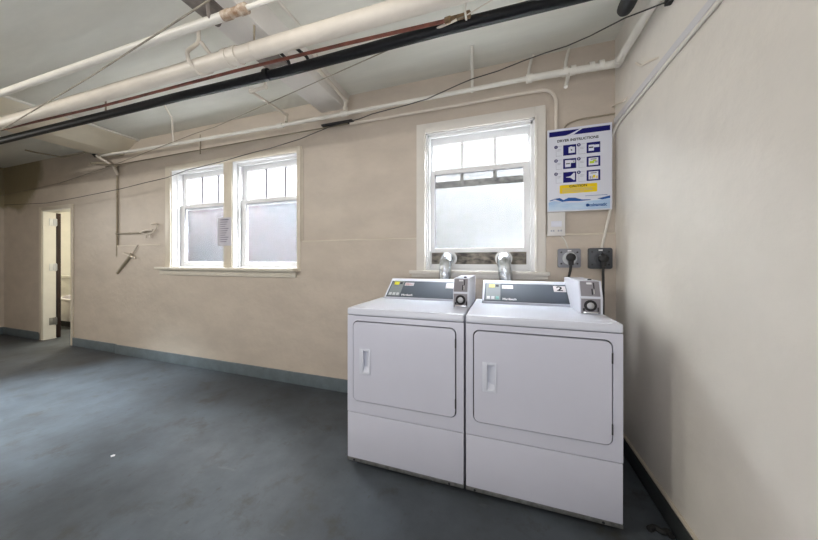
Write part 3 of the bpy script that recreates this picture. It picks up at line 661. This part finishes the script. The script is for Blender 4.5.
# branch drops into the wall pipe
z5 = 2.512; y5 = 2.172
def drop(label, pts, r=.013):
    o = pipe('branch_pipe', label, pts, r, M_pipe, .03, 12)
    for p in pts[1:-1]: MB().ball(p, r*1.55).build('elbow', M_pipe, o)
    MB().tube([Vector(pts[-1])+Vector((0, 0, .03)), Vector(pts[-1])], r*1.4, 12).build('coupling', M_pipe, o)
    return o
b1 = [aZ(266.5, 70, 2.56), aZ(265.5, 87, 2.545), aZ(251, 91.5, 2.53), aZ(278.5, 112, 2.555)]
drop('thin zigzag branch pipe left of the nearer ceiling beam', [b1[0]+Vector((0, -.02, .15)), b1[1], b1[2], (b1[3].x-.03, y5, 2.60), (b1[3].x-.03, y5, z5+.02)], .012)
b2 = aZ(318, 69, 2.63); b3 = aZ(342.6, 99, 2.60)
drop('thin white branch pipe along the side of the nearer ceiling beam', [b2+Vector((0, -.03, .085)), b2, (b3.x, y5-.005, 2.615), (b3.x-.01, y5, z5+.02)], .015)
# long white pipe along the back wall turning along the right wall
P5 = pipe('wall_pipe', 'white pipe along the top of the back wall, turning along the right wall', [(-4.9, y5, 2.555), (-4.2, y5, 2.535), (-3.4, y5, 2.522), (-2.0, y5, 2.505), (-.3, y5, 2.505), (.18, y5, 2.511)], .0165, M_pipew, 0, 16)
part_tube('wide_run', P5, [(.165, y5, 2.511), (.655, y5, 2.498), (.694, 2.10, 2.455), (.694, 1.6, 2.452), (.694, YF, 2.45)], .0235, M_pipew, .03, 16)
for a, b, rr in ((.165, .205, .030), (.40, .425, .031), (.445, .475, .031), (.555, .585, .030), (.61, .64, .030)):
    MB().tube([(a, y5, 2.508), (b, y5, 2.508)], rr, 16).build('coupling', M_pipew, P5)
MB().tube([(.694, 2.10, 2.455), (.694, 2.06, 2.454)], .029, 16).build('coupling', M_pipew, P5)
for xc in (-2.03, -1.325):
    MB().tube([(xc-.03, y5, 2.505), (xc+.03, y5, 2.505)], .023, 16).build('coupling', M_pipew, P5)
# hangers of the wall pipe
def strap(u0, v0, xb, r=.007, m=M_pipew):
    p = aZ(u0, v0, CZ-.003)
    part_tube('hanger', P5, [p, (p.x*.5+xb*.5, p.y*.45+y5*.55, CZ-.07), (xb, y5, 2.56), (xb, y5-.004, 2.485)], r, m, .03)
strap(472, 46, -.215, .011); strap(533, 55, .18, .010); strap(569, 49, .415, .010)
part_tube('hanger', P5, [aZ(164, 105, CZ-.003), aZ(172, 118, CZ-.05), (-3.54, y5, 2.52)], .008, M_cond, .02)
part_tube('hanger', P5, [(-3.22, WY-.02, 2.62), (-3.22, WY-.02, 2.40)], .007, M_dcond)
part_tube('stub', P5, [(.435, y5, 2.49), (.405, y5-.06, 2.37)], .012, M_pipew)
part_tube('bleed_valve', P5, [(.185, y5, 2.50), (.185, y5-.045, 2.475)], .012, M_pipew)
# conduit on the wall curving down to the sign
pipe('conduit', 'thin dull conduit along the back wall below the wall pipe, above the twin window', [(-4.95, WY-.03, 2.435), (-2.2, WY-.03, 2.447), (-1.33, WY-.03, 2.447)], .006, M_dkc, 0, 10)
P7 = pipe('conduit', 'thin cream conduit along the back wall curving down behind the instruction sign', [(-1.31, WY-.022, 2.447), (-.3, WY-.022, 2.447), (.369, WY-.022, 2.452), (.369, WY-.022, 1.60)], .0115, M_cond, .12, 10)
MB().box(-1.60, -1.28, WY-.050, WY, 2.458, 2.474, .002).build('bracket', M_ink, P7)
pipe('wall_conduit', 'thin brown line of conduit arching just above the instruction sign', [(.42, WY-.008, 2.10), (.425, WY-.008, 2.175), (.50, WY-.008, 2.205), (.733, WY-.008, 2.212)], .006, M_dcond, .04, 8, 'conduit')
# trunking and cables on the right wall
tk = pipe('flat_trunking', 'flat grey white trunking sloping back along the right wall', [(XR-.006, YF+.1, 2.150), (XR-.006, 2.24, 2.150)], .004, M_trunk)
tk.data.clear_geometry()
_b = MB().box(XR-.012, XR, YF+.05, 2.255, 2.136, 2.172, .002); _b.bm.to_mesh(tk.data); _b.bm.free()
pipe('white_cable', 'white cable under the trunking, dropping past the sign to the charcoal outlet', [(XR-.010, YF+.05, 2.118), (XR-.010, 1.55, 2.122), (XR-.010, 2.16, 2.11), aX(613, 132, XR-.012), aY(611, 150, WY-.012), aY(611, 207, WY-.018), aY(605, 233, WY-.018), aY(602, 246, WY-.022), (.650, WY-.030, 1.285)], .0085, M_pipew, .05, 10, 'cable')
pipe('white_cable', 'short thin white cable from the narrow white box to the light grey outlet', [(.398, WY-.02, 1.39), aY(565, 240, WY-.016), (.448, WY-.020, 1.285)], .005, M_pipew, .02, 8, 'cable')
for (pts, lb) in (([(636, 63), (641, 66), (649, 61), (656, 58)], 'bent wire hook in the right wall under the pipe elbow'), ([(610, 103), (612, 107), (617, 104), (624, 101), (625, 97)], 'bent wire hook in the right wall above the trunking corner')):
    P_ = [aX(u, v, XR-.012) for u, v in pts]; P_[-1].x = XR+.004
    pipe('wall_hook', lb, P_, .006, M_cond, .02, 8, 'hook')
# wires
w1 = [aX(672, 0, XR-.012), aX(625, 18, .615)]+[aY(u, v, 2.105) for u, v in ((590, 36), (567, 46), (545, 53), (523, 61), (498, 71), (472, 79), (460, 84), (427, 99), (407, 105), (387, 110), (372, 114), (359, 119), (329, 127), (300, 139), (270, 148.4), (255, 152), (240.5, 156), (225, 160.7), (186, 170.5), (167, 177.6), (144, 183), (120, 189), (75, 198), (47, 203), (4, 205))]
wo = pipe('black_wire', 'sagging black wire strung from the right wall along the pipes to the far left', w1, .0036, M_wire, .0, 8, 'wire')
MB().box(-.016, .010, -.02, .03, -.012, .016, .004).xf(Matrix.Translation(w1[0]+Vector((.0, 0, .01)))).build('clip', M_ink, wo)
w3 = [aZ(467, 15, 2.455), aZ(401, 44, 2.455)]+[aY(215, 127, 2.14), aY(195, 133.5, 2.145), aY(160, 147, 2.145), aY(111, 166, 2.22), aY(60, 183, 2.235), aY(0, 196, 2.24)]
w3[1] = w3[0].lerp(w3[2], .28)
tw_ = pipe('tan_wire', 'thin tan wire slanting from the red pipe end to the far left', w3, .0032, M_cable, 0, 8, 'wire')
part_tube('pale_sheath', tw_, [w3[0].lerp(w3[2], .02), w3[0].lerp(w3[2], .16)], .0065, M_cond)
pipe('pale_wire', 'short pale wire rising from the end of the red pipe', [aZ(467, 15, 2.455), aZ(492, 0, 2.50), aZ(510, -12, 2.53)], .003, M_cond, 0, 6, 'wire')
pipe('grey_cable', 'taut grey cable crossing in front of the pipes at the upper left', [aZ(-60, 165, 2.42), aZ(0, 130.5, 2.40), aZ(90, 77, 2.40), aZ(205, 3, 2.42), aZ(235, -17, 2.44)], .0042, M_cable, 0, 8, 'cable')
# things on the far part of the wall
vp = pipe('wall_conduit', 'dull vertical conduit on the wall between door and twin window, with a side arm', [(-4.745, WY-.012, 2.43), (-4.745, WY-.012, 1.255)], .011, M_dcond, 0, 10, 'conduit')
part_tube('arm', vp, [(-4.745, WY-.014, 1.552), (-4.25, WY-.016, 1.545)], .010, M_dcond)
part_tube('bare_wires', vp, [(-4.25, WY-.016, 1.545), (-4.10, WY-.03, 1.52), (-3.98, WY-.03, 1.555), (-3.93, WY-.03, 1.625), (-3.97, WY-.02, 1.655), (-4.06, WY-.02, 1.645)], .007, M_cond, .04)
part_tube('bare_wires', vp, [(-4.27, WY-.016, 1.55), (-4.15, WY-.03, 1.575), (-4.02, WY-.025, 1.572)], .012, M_cond, .04)
for x in (-4.13, -4.06): part_tube('screw_eye', vp, [(x, WY-.03, 1.535), (x, WY-.035, 1.475)], .006, M_cond)
MB().ball((-4.745, WY-.014, 1.552), .017).build('elbow', M_dcond, vp)
rd = pipe('pipe_stub', 'short slanted pipe stub with a tap on the wall below the side arm', [aY(117.5, 273, WY-.02), aY(132, 254, WY-.03)], .018, M_dcond, 0, 12)
part_tube('tap_handle', rd, [aY(124, 253, WY-.035), aY(135, 258, WY-.035)], .012, M_cond)
part_tube('tap_stem', rd, [aY(132, 254, WY-.03), aY(137.5, 245, WY-.025)], .006, M_cond)
# loose ends around the farther beam
jn = pipe('pipe_junction', 'tangle of short pipes where the wall pipe meets the farther beam', [aY(116, 166, WY-.06), aY(100, 163, WY-.06), (-5.2, WY-.06, 2.50)], .016, M_dcond, .02, 10)
part_tube('arm', jn, [aY(112, 165, WY-.05), aY(92, 153, WY-.15)], .013, M_cond)
part_tube('arm', jn, [aY(118, 175, WY-.02), aY(113, 165, WY-.06)], .016, M_cond)
part_tube('cap', jn, [aY(92, 152, WY-.14), aY(96, 156, WY-.13)], .022, M_ink)
pipe('ceiling_rod', 'thin dark rod under the ceiling beyond the farther beam', [aZ(25, 150, 2.66), aZ(36, 152.5, 2.66), aZ(62, 157, 2.66), aZ(85, 153, 2.56)], .010, M_dcond, .02, 8, 'rod')

# litter on the floor
p = aZ(113, 456, 0)
sc = MB().prism([(-.012, -.006), (.003, -.011), (.012, .002), (.002, .010), (-.009, .006)], 'z', 0, .004, .001).build('paper_scrap', M_paper); sc.location = p
tag(sc, 'tiny white scrap of paper on the open floor', 'paper')
q = [aZ(u, v, .012) for u, v in ((649, 529), (655, 527), (662, 532), (668, 531), (672, 537))]
tag(MB().tube(q, .012, 8, .01, radii=[.004]+[.012]*26+[.004] if False else None).build('rag_strip', M_foot), 'black crumpled strip on the floor beside the right baseboard', 'scrap')
